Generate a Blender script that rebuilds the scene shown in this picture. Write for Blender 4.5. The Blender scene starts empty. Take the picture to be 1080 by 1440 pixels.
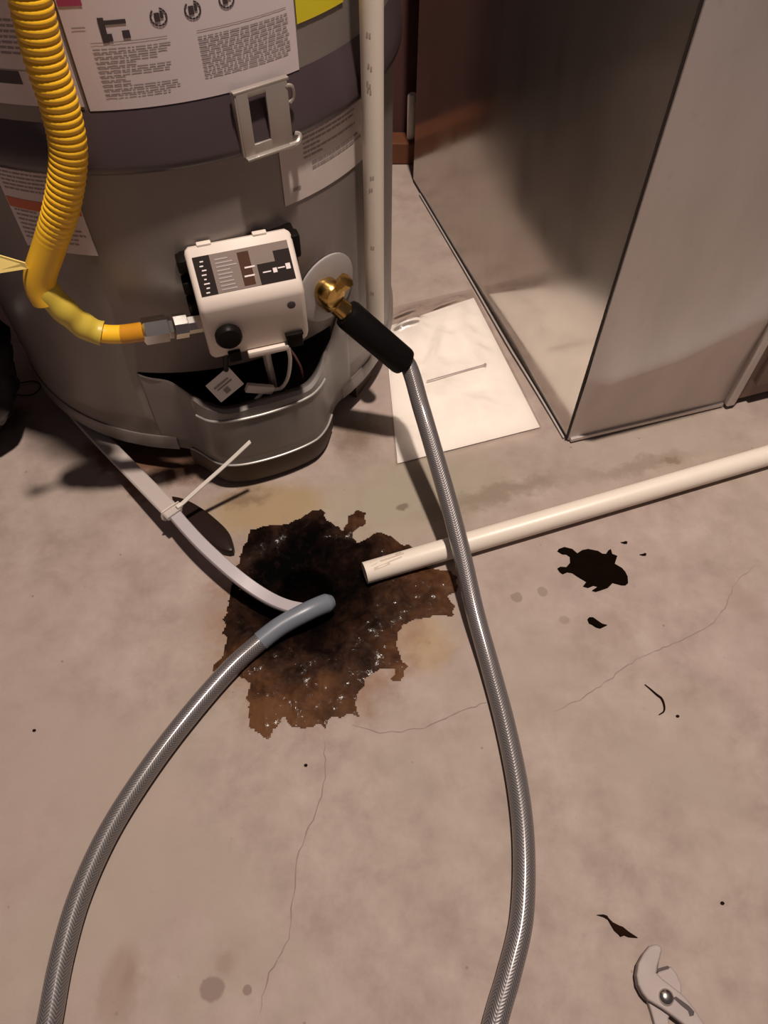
import bpy, bmesh, math, random
import numpy as np
from mathutils import Vector, noise
random.seed(7)
C = bpy.context.scene.collection
PI = math.pi

# ------------------------------------------------------------------ camera, world, lights, exposure
CAM_H, FPX = 0.78, 1050.0
TILT = math.atan2(724.0, FPX)
cd = bpy.data.cameras.new('camera'); cd.sensor_fit = 'AUTO'; cd.sensor_width = 36.0
cd.lens = FPX / 1440.0 * 36.0; cd.clip_start = 0.01
cam = bpy.data.objects.new('camera', cd); C.objects.link(cam)
cam.location = (0, 0, CAM_H); cam.rotation_euler = (TILT, 0, 0)
sc = bpy.context.scene
sc.camera = cam
w = bpy.data.worlds.new('world'); sc.world = w; w.use_nodes = True
w.node_tree.nodes['Background'].inputs[0].default_value = (0.60, 0.47, 0.50, 1)
w.node_tree.nodes['Background'].inputs[1].default_value = 0.10
def lamp(name, loc, watts, col, radius):
    l = bpy.data.lights.new(name, 'POINT'); l.energy = watts; l.color = col; l.shadow_soft_size = radius
    o = bpy.data.objects.new(name, l); C.objects.link(o); o.location = loc
    return o
lamp('ceiling_bulb', (0.20, 0.42, 2.2), 184.0, (1.0, 0.86, 0.76), 0.05)
sc.view_settings.view_transform = 'Standard'
sc.view_settings.look = 'None'
sc.view_settings.gamma = 1.0
sc.view_settings.use_curve_mapping = False
sc.view_settings.exposure = 0.0

# ------------------------------------------------------------------ measuring helpers (real places on floor / tank / sheet metal)
ST, CT = math.sin(TILT), math.cos(TILT)
TX, TY, TR = -0.24989, 0.86695, 0.26            # tank axis and radius
def ray(x, y):
    u, v = x - 540.0, y - 720.0
    return Vector((u, FPX*ST - v*CT, -(FPX*CT + v*ST)))
def flo(x, y, z=0.0):
    r = ray(x, y); t = (z - CAM_H) / r.z
    return Vector((r.x*t, r.y*t, z))
def cyl(x, y, R=TR):
    r = ray(x, y); a = r.x**2 + r.y**2; b = r.x*TX + r.y*TY; c = TX*TX + TY*TY - R*R
    t = (b - math.sqrt(max(b*b - a*c, 0.0))) / a
    return Vector((r.x*t, r.y*t, CAM_H + r.z*t))
def ang(p): return math.degrees(math.atan2(p[0]-TX, -(p[1]-TY)))
def tp(a, r, z):
    a = math.radians(a)
    return Vector((TX + r*math.sin(a), TY - r*math.cos(a), z))

# ------------------------------------------------------------------ object helpers
ORG = {}
def thing(name, label, cat, loc=(0,0,0), group=None):
    o = bpy.data.objects.new(name, None); o.empty_display_size = 0.05; C.objects.link(o)
    o.location = loc; o['label'] = label; o['category'] = cat
    if group: o['group'] = group
    ORG[o] = Vector(loc)
    return o
def obj(name, bm, m, parent=None, label=None, loc=None, smooth=True, kind=None, cat=None, group=None):
    base = ORG[parent] if parent is not None else Vector(loc if loc is not None else (0,0,0))
    bmesh.ops.translate(bm, verts=bm.verts, vec=-base)
    me = bpy.data.meshes.new(name)
    if smooth:
        for f in bm.faces: f.smooth = True
    bm.to_mesh(me); bm.free()
    if smooth:
        try: me.set_sharp_from_angle(angle=math.radians(40))
        except Exception: pass
    o = bpy.data.objects.new(name, me); C.objects.link(o)
    for mm in (m if isinstance(m, (list, tuple)) else [m]): me.materials.append(mm)
    if parent is not None: o.parent = parent
    else: o.location = base
    ORG[o] = base
    if label: o['label'] = label
    if kind: o['kind'] = kind
    if cat: o['category'] = cat
    if group: o['group'] = group
    return o
def BM(): return bmesh.new()
def uvl(bm): return bm.loops.layers.uv.verify()
def box(bm, c, sx, sy, sz, ax=None, bev=0.0, seg=2):
    """box centred at c; ax = (X,Y,Z) unit axes"""
    X, Y, Z = ax if ax else (Vector((1,0,0)), Vector((0,1,0)), Vector((0,0,1)))
    c = Vector(c); vs = []
    for i in (-1,1):
        for j in (-1,1):
            for k in (-1,1):
                vs.append(bm.verts.new(c + X*(i*sx/2) + Y*(j*sy/2) + Z*(k*sz/2)))
    fs = [bm.faces.new([vs[q] for q in f]) for f in ((0,1,3,2),(4,6,7,5),(0,4,5,1),(2,3,7,6),(0,2,6,4),(1,5,7,3))]
    bmesh.ops.recalc_face_normals(bm, faces=fs)
    if bev > 0:
        es = list({e for f in fs for e in f.edges})
        bmesh.ops.bevel(bm, geom=es, offset=bev, segments=seg, profile=0.5, affect='EDGES')
def catmull(pts, n=8):
    P = [Vector(p) for p in pts]; out = []
    P = [P[0]*2 - P[1]] + P + [P[-1]*2 - P[-2]]
    for i in range(1, len(P)-2):
        a, b, c, d = P[i-1], P[i], P[i+1], P[i+2]
        for k in range(n):
            t = k/n
            out.append(0.5*((2*b) + (c-a)*t + (2*a-5*b+4*c-d)*t*t + (3*b-a-3*c+d)*t**3))
    out.append(P[-2]); return out
def resample(pts, step):
    L = [0.0]
    for a, b in zip(pts, pts[1:]): L.append(L[-1] + (b-a).length)
    n = max(2, int(L[-1]/step)); out = []; j = 0
    for i in range(n+1):
        s = L[-1]*i/n
        while j < len(L)-2 and L[j+1] < s: j += 1
        d = L[j+1]-L[j]; t = (s-L[j])/d if d > 1e-9 else 0
        out.append(pts[j].lerp(pts[j+1], t))
    return out
def tube(bm, pts, r, n=16, cap=True, prof=None, up=None):
    """sweep; r = radius or f(i, s); prof = list of (a,b) offsets in (side, up) for a flat profile"""
    uv = uvl(bm); pts = [Vector(p) for p in pts]; N = len(pts)
    T = [(pts[min(i+1,N-1)] - pts[max(i-1,0)]).normalized() for i in range(N)]
    u = Vector(up) if up else (Vector((0,0,1)) if abs(T[0].z) < 0.9 else Vector((1,0,0)))
    rings = []; s = 0.0; S = []
    for i in range(N):
        if i: s += (pts[i]-pts[i-1]).length
        S.append(s)
        if up: side = T[i].cross(Vector(up)).normalized(); u = side.cross(T[i]).normalized()
        else:
            u = (u - T[i]*u.dot(T[i])).normalized(); side = T[i].cross(u).normalized()
        if prof: rings.append([bm.verts.new(pts[i] + side*a + u*b) for a, b in prof])
        else:
            rr = r(i, s) if callable(r) else r
            rings.append([bm.verts.new(pts[i] + (side*math.cos(2*PI*k/n) + u*math.sin(2*PI*k/n))*rr) for k in range(n)])
    m = len(rings[0])
    for i in range(N-1):
        for k in range(m):
            f = bm.faces.new((rings[i][k], rings[i][(k+1)%m], rings[i+1][(k+1)%m], rings[i+1][k]))
            for l, (a, b) in zip(f.loops, ((k,i),(k+1,i),(k+1,i+1),(k,i+1))): l[uv].uv = (a/m, S[b])
    if cap:
        bm.faces.new(list(reversed(rings[0]))); bm.faces.new(rings[-1])
def rod(bm, a, b, r, n=16, r2=None, cap=True):
    a, b = Vector(a), Vector(b)
    tube(bm, [a, b], (lambda i, s: r if i == 0 else (r if r2 is None else r2)), n, cap)
def lathe_axis(bm, base, axis, prof, n=24):
    """prof = list of (radius, along)"""
    axis = Vector(axis).normalized(); q = axis.orthogonal().normalized(); w_ = axis.cross(q)
    rings = [[bm.verts.new(Vector(base) + axis*h + (q*math.cos(2*PI*k/n) + w_*math.sin(2*PI*k/n))*r) for k in range(n)] for r, h in prof]
    for A, B in zip(rings, rings[1:]):
        for k in range(n): bm.faces.new((A[k], A[(k+1)%n], B[(k+1)%n], B[k]))
    bm.faces.new(list(reversed(rings[0]))); bm.faces.new(rings[-1])
def prism(bm, pts, h, bev=0.0):
    """extrude polygon pts (Vectors at base) up by h (number or Vector)"""
    hv = Vector((0,0,h)) if not isinstance(h, Vector) else h
    a = [bm.verts.new(p) for p in pts]; b = [bm.verts.new(Vector(p)+hv) for p in pts]; n = len(pts)
    fs = [bm.faces.new(list(reversed(a))), bm.faces.new(b)]
    for i in range(n): fs.append(bm.faces.new((a[i], a[(i+1)%n], b[(i+1)%n], b[i])))
    bmesh.ops.recalc_face_normals(bm, faces=fs)
    if bev > 0:
        bmesh.ops.bevel(bm, geom=[e for e in fs[1].edges], offset=bev, segments=2, profile=0.5, affect='EDGES')
    bmesh.ops.triangulate(bm, faces=[f for f in bm.faces if len(f.verts) > 4])
def quad(bm, a, b, c, d): return bm.faces.new([bm.verts.new(v) for v in (a,b,c,d)])
def cpatch(bm, a0, a1, z0, z1, r, t=0.0006, jit=0.0):
    """thin curved sheet on the tank with thickness t"""
    n = max(1, int(abs(a1-a0)/2.0)); o = []; i_ = []
    for k in range(n+1):
        a = a0 + (a1-a0)*k/n
        dz = jit*math.sin(k*1.7)
        o.append((bm.verts.new(tp(a, r+t, z0+dz)), bm.verts.new(tp(a, r+t, z1))))
        i_.append((bm.verts.new(tp(a, r, z0+dz)), bm.verts.new(tp(a, r, z1))))
    for k in range(n):
        bm.faces.new((o[k][0], o[k+1][0], o[k+1][1], o[k][1]))
        bm.faces.new((i_[k][0], o[k][0], o[k][1], i_[k][1])) if k == 0 else None
        bm.faces.new((i_[k][0], i_[k+1][0], o[k+1][0], o[k][0]))
        bm.faces.new((o[k][1], o[k+1][1], i_[k+1][1], i_[k][1]))
    bm.faces.new((o[n][0], i_[n][0], i_[n][1], o[n][1]))
def cword(bm, a0, a1, z0, z1, r):
    n = max(1, int(math.ceil(abs(a1-a0)/2.0)))
    lo = [bm.verts.new(tp(a0+(a1-a0)*i/n, r, z0)) for i in range(n+1)]; hi = [bm.verts.new(tp(a0+(a1-a0)*i/n, r, z1)) for i in range(n+1)]
    for i in range(n): bm.faces.new((lo[i], lo[i+1], hi[i+1], hi[i]))
def ctext(bm, a0, a1, z0, z1, r, pitch, seed=0, frac=0.5, ragged=True):
    """lines of small print on the tank surface (too small to read in the photograph)"""
    rnd = random.Random(seed); z = z1
    while z - pitch > z0:
        end = a1 - (rnd.random()**3 * (a1-a0)*0.7 if ragged else 0)
        a = a0
        while a < end - 0.5:
            wl = rnd.uniform(0.4, 1.9); e = min(a+wl, end)
            cword(bm, a, e, z - pitch*frac, z, r); a = e + 0.22
        z -= pitch

# ------------------------------------------------------------------ materials
class NT:
    def __init__(s, name):
        s.m = bpy.data.materials.new(name); s.m.use_nodes = True; s.t = s.m.node_tree
        s.b = s.t.nodes['Principled BSDF']
    def n(s, typ, **kw):
        nd = s.t.nodes.new(typ)
        for k, v in kw.items():
            if k == 'inp':
                for a, b in v.items():
                    if hasattr(b, 'is_output'): s.t.links.new(b, nd.inputs[a])
                    else: nd.inputs[a].default_value = b
            else: setattr(nd, k, v)
        return nd
    def math(s, op, a, b=0.0, c=0.0, clamp=False):
        return s.n('ShaderNodeMath', operation=op, use_clamp=clamp, inp={0:a, 1:b, 2:c}).outputs[0]
    def mix(s, f, a, b, blend='MIX'):
        nd = s.n('ShaderNodeMix', data_type='RGBA', blend_type=blend)
        for i, v in ((0,f),(6,a),(7,b)):
            if hasattr(v, 'is_output'): s.t.links.new(v, nd.inputs[i])
            else: nd.inputs[i].default_value = v if i == 0 else (*v, 1) if len(v) == 3 else v
        return nd.outputs[2]
    def noise(s, scale, detail=4, rough=0.55, vec=None, dist=0.0):
        i = {'Scale':scale, 'Detail':detail, 'Roughness':rough, 'Distortion':dist}
        if vec is not None: i['Vector'] = vec
        return s.n('ShaderNodeTexNoise', inp=i).outputs
    def ramp(s, f, stops, interp='LINEAR'):
        nd = s.n('ShaderNodeValToRGB'); s.t.links.new(f, nd.inputs[0]); cr = nd.color_ramp; cr.interpolation = interp
        while len(cr.elements) < len(stops): cr.elements.new(0.5)
        for e, (p, c) in zip(cr.elements, stops): e.position = p; e.color = (*c, 1) if len(c) == 3 else c
        return nd.outputs[0]
    def rng(s, v, a, b, c=0.0, d=1.0):
        return s.n('ShaderNodeMapRange', interpolation_type='SMOOTHSTEP', inp={0:v,1:a,2:b,3:c,4:d}).outputs[0]
    def set(s, **kw):
        for k, v in kw.items():
            k = {'col':'Base Color','rough':'Roughness','metal':'Metallic','normal':'Normal','coat':'Coat Weight','trans':'Transmission Weight','alpha':'Alpha','spec':'Specular IOR Level','coatr':'Coat Roughness','ior':'IOR'}.get(k, k)
            if hasattr(v, 'is_output'): s.t.links.new(v, s.b.inputs[k])
            else: s.b.inputs[k].default_value = (*v, 1) if isinstance(v, tuple) and len(v) == 3 else v
        return s.m
    def bump(s, h, strength=0.3, dist=0.002):
        return s.n('ShaderNodeBump', inp={'Strength':strength,'Distance':dist,'Height':h}).outputs[0]
    def geo(s): return s.n('ShaderNodeNewGeometry').outputs['Position']
def simple(name, col, rough=0.5, metal=0.0, var=0.12, scale=40.0, bump=0.0, **kw):
    t = NT(name); P = t.geo()
    nz = t.noise(scale, 5, 0.6, P)
    dark = tuple(c*(1-var) for c in col); lite = tuple(min(1, c*(1+var)) for c in col)
    c = t.mix(nz[0], dark, lite)
    if bump: kw['normal'] = t.bump(nz[0], bump, 0.002)
    return t.set(col=c, rough=rough, metal=metal, **kw)

DRAIN = flo(428, 822)
def floor_depth(r):
    def ss(a, b, x):
        t = min(1, max(0, (x-a)/(b-a))); return t*t*(3-2*t)
    return -0.020*(1-ss(0.020, 0.095, r)) - 0.07*(1-ss(0.012, 0.034, r))

def floor_mat():
    t = NT('worn_concrete'); P = t.geo()
    n1 = t.noise(3.5, 6, 0.6, P); n2 = t.noise(19, 7, 0.64, P, 0.15); n3 = t.noise(90, 4, 0.7, P); n4 = t.noise(2.2, 3, 0.5, P)
    base = t.ramp(n2[0], [(0.28, (0.290, 0.222, 0.188)), (0.5, (0.385, 0.303, 0.262)), (0.72, (0.460, 0.375, 0.330))])
    base = t.mix(t.rng(n1[0], 0.42, 0.68), base, (0.385, 0.322, 0.262))
    base = t.mix(t.rng(n4[0], 0.45, 0.7, 0, 0.55), base, (0.405, 0.303, 0.277))
    base = t.mix(t.rng(n3[0], 0.62, 0.75, 0, 0.30), base, (0.26, 0.205, 0.170))
    sp = t.n('ShaderNodeTexVoronoi', inp={'Scale': 26.0, 'Vector': P}).outputs[0]
    base = t.mix(t.rng(sp, 0.05, 0.025, 0, 0.6), base, (0.20, 0.14, 0.11))
    # stains with a place of their own, one with shadow painted in
    wob = t.noise(38, 5, 0.65, P)[1]
    wv = t.n('ShaderNodeVectorMath', operation='SUBTRACT', inp={0: wob, 1: (0.5,0.5,0.5)}).outputs[0]
    def blob(col, px, rx, ry, rot=0, soft=0.5, k=1.0, wa=0.05, z=0):
        nonlocal base
        c = flo(*px) if len(px) == 2 else Vector(px)
        off = t.n('ShaderNodeVectorMath', operation='SCALE', inp={0: wv, 'Scale': wa}).outputs[0]
        q = t.n('ShaderNodeVectorMath', operation='ADD', inp={0: P, 1: off}).outputs[0]
        mp = t.n('ShaderNodeMapping', vector_type='TEXTURE', inp={'Vector': q, 'Location': (c.x, c.y, 0), 'Rotation': (0,0,math.radians(rot)), 'Scale': (rx, ry, 1000.0)})
        d = t.n('ShaderNodeVectorMath', operation='LENGTH', inp={0: mp.outputs[0]}).outputs['Value']
        base = t.mix(t.rng(d, 1.0, 1.0-soft, 0, k), base, col)
    Y = (0.40, 0.27, 0.13); RB = (0.13, 0.055, 0.028); GR = (0.25, 0.185, 0.145); BR = (0.21, 0.125, 0.075); STREAK = (0.235, 0.185, 0.135)
    blob((0.34,0.30,0.22), (590, 690), 0.20, 0.10, 17, 0.8, 0.75)
    blob((0.16,0.105,0.065), (500, 612), 0.05, 0.06, 20, 0.9, 0.75, 0.06)  # brown stain with the shadow right of the pan painted into it
    blob((0.36,0.255,0.13), (375, 715), 0.10, 0.055, 10, 0.6, 0.85)
    blob((0.19,0.12,0.075), (345, 700), 0.05, 0.02, 10, 0.8, 0.7)
    blob(Y, (600, 905), 0.045, 0.05, 0, 0.8, 0.6)
    blob((0.24,0.125,0.065), (440, 870), 0.155, 0.15, 0, 0.5, 0.7, 0.12)
    blob(STREAK, (700, 695), 0.15, 0.022, 17, 0.8, 0.75, 0.06)  # brownish streak stains between the floor pipe and the duct
    blob(STREAK, (900, 655), 0.12, 0.018, 17, 0.8, 0.6, 0.06)
    blob((0.20,0.13,0.09), (940, 650), 0.016, 0.010, 0, 0.6, 0.6)
    blob((0.17,0.12,0.09), (566, 712), 0.010, 0.006, 20, 0.5, 0.8, 0.02)
    blob(RB, (150, 640), 0.055, 0.03, -25, 0.8, 0.85, 0.07)
    blob(RB, (225, 645), 0.10, 0.045, -15, 0.6, 0.92, 0.06)
    blob((0.19,0.09,0.055), (190, 680), 0.04, 0.022, -40, 0.8, 0.8, 0.06)
    blob((0.15,0.065,0.045), (20, 585), 0.028, 0.032, 0, 0.8, 0.8, 0.03)
    blob(GR, (727, 840), 0.0085, 0.0085, 0, 0.25, 0.75, 0.010)
    blob(GR, (763, 832), 0.0072, 0.0078, 0, 0.25, 0.65, 0.006)
    blob(GR, (793, 871), 0.0072, 0.0065, 0, 0.3, 0.5, 0.006)
    blob((0.215,0.15,0.125), (298, 1390), 0.012, 0.011, 0, 0.25, 0.7, 0.012)
    blob((0.215,0.15,0.125), (348, 1392), 0.0048, 0.0048, 0, 0.25, 0.75, 0.004)
    blob((0.29,0.205,0.16), (318, 1352), 0.016, 0.013, 20, 0.8, 0.6, 0.02)
    blob((0.29,0.20,0.145), (168, 1385), 0.024, 0.040, -8, 0.5, 0.55, 0.02)
    blob((0.26,0.18,0.13), (180, 1375), 0.012, 0.02, -8, 0.9, 0.5, 0.02)
    blob((0.31,0.23,0.19), (860, 880), 0.04, 0.03, 0, 0.9, 0.4, 0.05)
    blob((0.30,0.225,0.18), (1045, 840), 0.03, 0.045, 20, 0.9, 0.5, 0.04)
    h = t.math('ADD', t.math('MULTIPLY', n2[0], 0.7), t.math('MULTIPLY', n3[0], 0.3))
    return t.set(col=base, rough=t.rng(n1[0], 0.3, 0.7, 0.62, 0.85), normal=t.bump(h, 0.25, 0.003), spec=0.3)

M = {}
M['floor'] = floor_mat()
M['crack'] = simple('crack_line', (0.265, 0.20, 0.165), 0.9)  # cracks are thin ribbons slightly darker than the concrete
M['tank'] = None
def tank_mat(name, col, rough=0.42, rust=0.0):
    t = NT(name); P = t.geo()
    n1 = t.noise(5, 4, 0.55, P); n2 = t.noise(160, 3, 0.6, P); n3 = t.noise(18, 6, 0.7, P)
    c = t.mix(n1[0], tuple(x*0.86 for x in col), tuple(x*1.12 for x in col))
    if rust: c = t.mix(t.rng(n3[0], 0.45, 0.68, 0, rust), c, (0.085, 0.045, 0.026))
    return t.set(col=c, rough=rough, metal=0.15, normal=t.bump(n2[0], 0.05, 0.001))
M['tank'] = tank_mat('grey_enamel', (0.235, 0.200, 0.185), 0.42, 0.10)
M['tank_low'] = tank_mat('grey_enamel_base', (0.20, 0.17, 0.155), 0.4, 0.15)
M['pan'] = tank_mat('grey_pan', (0.215, 0.19, 0.178), 0.38)
M['pan_edge'] = tank_mat('pan_edge', (0.42, 0.40, 0.37), 0.35)
M['skirt'] = tank_mat('rusty_skirt', (0.085, 0.058, 0.042), 0.6, 0.8)
M['band'] = simple('dark_band', (0.064, 0.045, 0.050), 0.30, 0.0, 0.2, 9, spec=0.6)
M['inner'] = simple('chamber_black', (0.012, 0.008, 0.007), 0.8, spec=0.12)
M['paper'] = simple('label_paper', (0.72, 0.62, 0.62), 0.5, 0, 0.05, 30)
M['paper2'] = simple('label_paper_warm', (0.66, 0.57, 0.52), 0.45, 0, 0.10, 40, 0.15)
M['ink'] = simple('grey_ink', (0.33, 0.27, 0.265), 0.6)
M['ink_dark'] = simple('black_ink', (0.055, 0.04, 0.045), 0.5)
M['orange'] = simple('orange_stripe', (0.60, 0.135, 0.055), 0.5)
M['magenta'] = simple('magenta_stripe', (0.38, 0.05, 0.12), 0.5)
M['sticker'] = simple('yellow_sticker', (0.72, 0.60, 0.02), 0.5, 0, 0.05)
M['galv'] = None
def galv(name, col, rough=0.3, metal=0.85):
    t = NT(name); P = t.geo()
    mp = t.n('ShaderNodeMapping', inp={'Vector': P, 'Scale': (1, 1, 0.35)}).outputs[0]
    n1 = t.noise(9, 5, 0.6, mp); n2 = t.noise(60, 4, 0.6, P); n3 = t.noise(2.5, 2, 0.5, P)
    c = t.mix(t.rng(n1[0], 0.3, 0.7), tuple(x*0.9 for x in col), tuple(x*1.08 for x in col))
    c = t.mix(t.rng(n2[0], 0.6, 0.75, 0, 0.25), c, tuple(x*0.75 for x in col))
    return t.set(col=c, rough=t.rng(n1[0], 0.3, 0.7, rough-0.05, rough+0.06), metal=metal)
M['galv'] = galv('galvanised_sheet', (0.62, 0.56, 0.53), 0.40, 0.40)
M['zinc'] = galv('zinc_bracket', (0.40, 0.35, 0.31), 0.4, 0.5)
M['galv_side'] = galv('galvanised_sheet_side', (0.58, 0.54, 0.50), 0.17, 0.92)
M['cab'] = simple('brown_cabinet_steel', (0.19, 0.125, 0.10), 0.45, 0.3)
M['gap'] = simple('dark_seam_and_shade', (0.035, 0.022, 0.016), 0.8)  # dark tone for the corner seam and the shade under duct and cabinet
M['pvc'] = simple('white_pvc', (0.86, 0.77, 0.66), 0.38, 0, 0.05, 25)
M['pvc_grime'] = simple('pvc_grime', (0.50, 0.40, 0.33), 0.7)
M['valve'] = simple('white_plastic', (0.78, 0.68, 0.60), 0.38, 0, 0.03)
M['black'] = simple('black_plastic', (0.008, 0.006, 0.005), 0.4, spec=0.10)
M['rubber'] = simple('black_rubber', (0.006, 0.005, 0.005), 0.42, 0, 0.2, 60, 0.1, spec=0.10)
M['brass'] = simple('brass', (0.62, 0.40, 0.13), 0.25, 1.0, 0.15, 60)
M['chrome'] = simple('zinc_nut', (0.72, 0.69, 0.64), 0.2, 1.0, 0.1, 60)
M['alu'] = simple('aluminium_tube', (0.45, 0.42, 0.40), 0.4, 0.8)
M['steel'] = simple('worn_steel', (0.37, 0.31, 0.295), 0.6, 0.2, 0.15, 50)
M['steel_edge'] = simple('dark_steel', (0.07, 0.05, 0.05), 0.6, 0.3)
M['yellow'] = simple('yellow_plastic', (0.95, 0.53, 0.025), 0.35, 0, 0.06, 20)
M['yellow_dull'] = simple('yellow_wrap', (0.62, 0.46, 0.06), 0.4, 0, 0.22, 45)
M['amber'] = simple('amber_coating', (0.58, 0.25, 0.015), 0.3, 0, 0.1, 60)
M['white_plastic'] = simple('white_nylon', (0.74, 0.68, 0.60), 0.4)
M['strip_up'] = simple('grey_vinyl', (0.52, 0.45, 0.41), 0.45, 0, 0.08, 20)
M['strip_low'] = simple('pale_grey_vinyl', (0.47, 0.42, 0.44), 0.38, 0, 0.06, 20)
M['red_wire'] = simple('red_wire', (0.20, 0.05, 0.045), 0.5)
M['wood'] = simple('reddish_timber', (0.13, 0.040, 0.014), 0.7, 0, 0.3, 25)
M['wall'] = simple('dark_red_wall', (0.075, 0.026, 0.022), 0.85, 0, 0.25, 14, 0.3)
M['tar'] = simple('black_tar', (0.006, 0.0035, 0.002), 0.7, 0, 0.4, 80, 0.3, spec=0.0)
M['scrap'] = simple('dark_brown_scrap', (0.018, 0.008, 0.005), 0.7, spec=0.0)
M['bagblack'] = simple('black_bin_liner', (0.006, 0.005, 0.006), 0.25, 0, 0.2, 60)
M['sheet'] = simple('white_sheet', (0.86, 0.81, 0.76), 0.5, 0, 0.04, 30)
def hose_mat():
    t = NT('braided_hose'); uv = t.n('ShaderNodeTexCoord').outputs['UV']
    sp = t.n('ShaderNodeSeparateXYZ', inp={0: uv}); u, v = sp.outputs[0], sp.outputs[1]
    def fam(k, sgn):
        a = t.math('ADD', t.math('MULTIPLY', u, 22.0*sgn), t.math('MULTIPLY', v, 330.0))
        return t.math('PINGPONG', a, 0.5)
    a, b = fam(1, 1), fam(1, -1)
    chk = t.math('GREATER_THAN', t.math('SINE', t.math('ADD', t.math('MULTIPLY', u, 2*PI*6), 0.0)), 0.0)
    pat = t.n('ShaderNodeMix', data_type='FLOAT', inp={0: chk, 2: a, 3: b}).outputs[0]
    c = t.ramp(pat, [(0.10, (0.095, 0.083, 0.083)), (0.30, (0.18, 0.16, 0.158)), (0.5, (0.25, 0.228, 0.225))])
    return t.set(col=c, rough=0.38, metal=0.35, normal=t.bump(pat, 0.35, 0.0012), coat=0.8, coatr=0.13)
M['hose'] = hose_mat()
M['hose_tip'] = simple('blue_grey_hose_end', (0.17, 0.19, 0.225), 0.35, 0, 0.1, 30)
def rust_mat():
    t = NT('wet_rust_sludge'); P = t.geo()
    n1 = t.noise(26, 7, 0.68, P, 0.4); n2 = t.noise(85, 5, 0.7, P); n3 = t.noise(9, 4, 0.6, P)
    d = t.n('ShaderNodeVectorMath', operation='DISTANCE', inp={0: P, 1: (DRAIN.x, DRAIN.y, 0)}).outputs['Value']
    d = t.math('ADD', t.math('MULTIPLY', d, 5.2), t.math('MULTIPLY', t.math('SUBTRACT', n1[0], 0.5), 1.05))
    d = t.math('ADD', d, t.math('MULTIPLY', t.math('SUBTRACT', n3[0], 0.5), 0.7))
    c = t.ramp(d, [(0.20, (0.002, 0.002, 0.002)), (0.38, (0.008, 0.004, 0.003)), (0.55, (0.026, 0.011, 0.006)), (0.76, (0.068, 0.029, 0.013)), (1.0, (0.13, 0.060, 0.027))])
    c = t.mix(t.math('MULTIPLY', t.rng(d, 0.62, 0.95), t.rng(n3[1].node.outputs[0], 0.46, 0.6, 0, 0.8)), c, (0.125, 0.054, 0.024))
    c = t.mix(t.rng(n2[0], 0.52, 0.72, 0, 0.5), c, (0.022, 0.010, 0.007))
    h = t.math('ADD', t.math('MULTIPLY', n1[0], 0.6), t.math('MULTIPLY', n2[0], 0.4))
    return t.set(col=c, rough=t.rng(n2[0], 0.5, 0.62, 0.55, 0.16), normal=t.bump(h, 0.4, 0.005), spec=t.math('MULTIPLY', t.rng(d, 0.30, 0.55), t.rng(n2[0], 0.57, 0.66, 0.05, 0.7)))
M['rust'] = rust_mat()
def film_mat():
    t = NT('clear_plastic_film'); P = t.geo()
    n1 = t.noise(30, 5, 0.6, P, 1.2)
    tr = t.n('ShaderNodeBsdfTransparent', inp={0: (0.97, 0.96, 0.95, 1)})
    gl = t.n('ShaderNodeBsdfGlossy', inp={0: (1,1,1,1), 'Roughness': 0.06, 'Normal': t.bump(n1[0], 0.35, 0.005)})
    fr = t.n('ShaderNodeFresnel', inp={0: 1.5})
    mx = t.n('ShaderNodeMixShader', inp={0: t.math('MULTIPLY', fr.outputs[0], 2.6, clamp=True), 1: tr.outputs[0], 2: gl.outputs[0]})
    t.t.links.new(mx.outputs[0], t.t.nodes['Material Output'].inputs[0])
    return t.m
M['film'] = film_mat()

# ------------------------------------------------------------------ the setting
bm = BM()                                                     # floor slab with the broken drain hole
x0, x1, y0, y1 = -1.7, 1.7, -1.3, 1.40
radii = [0.0] + [0.004*i for i in range(1, 30)] + [0.13, 0.16, 0.22]
NA = 96; prev = None
cv = bm.verts.new((DRAIN.x, DRAIN.y, floor_depth(0)))
for r in radii[1:]:
    ring = [bm.verts.new((DRAIN.x + r*math.cos(2*PI*k/NA), DRAIN.y + r*math.sin(2*PI*k/NA), floor_depth(r))) for k in range(NA)]
    for k in range(NA):
        if prev is None: bm.faces.new((cv, ring[k], ring[(k+1)%NA]))
        else: bm.faces.new((prev[k], ring[k], ring[(k+1)%NA], prev[(k+1)%NA]))
    prev = ring
ring = []
for k in range(NA):
    c, s = math.cos(2*PI*k/NA), math.sin(2*PI*k/NA)
    tx = ((x1 if c > 0 else x0) - DRAIN.x)/c if abs(c) > 1e-6 else 1e9
    ty = ((y1 if s > 0 else y0) - DRAIN.y)/s if abs(s) > 1e-6 else 1e9
    tt = min(tx, ty); ring.append(bm.verts.new((DRAIN.x + c*tt, DRAIN.y + s*tt, 0)))
for k in range(NA): bm.faces.new((prev[k], ring[k], ring[(k+1)%NA], prev[(k+1)%NA]))
for (cx, cy) in ((x0,y0),(x1,y0),(x0,y1),(x1,y1)):            # square off the corners
    near = sorted(ring, key=lambda v: (v.co.x-cx)**2 + (v.co.y-cy)**2)
    vx = min((v for v in ring if abs(v.co.x-cx) < 1e-4), key=lambda v: abs(v.co.y-cy))
    vy = min((v for v in ring if abs(v.co.y-cy) < 1e-4), key=lambda v: abs(v.co.x-cx))
    f = bm.faces.new((vx, bm.verts.new((cx, cy, 0)), vy))
bmesh.ops.recalc_face_normals(bm, faces=bm.faces)
for f in bm.faces:
    if f.normal.z < 0: f.normal_flip()
floor = obj('floor', bm, M['floor'], kind='structure', smooth=False)
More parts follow.
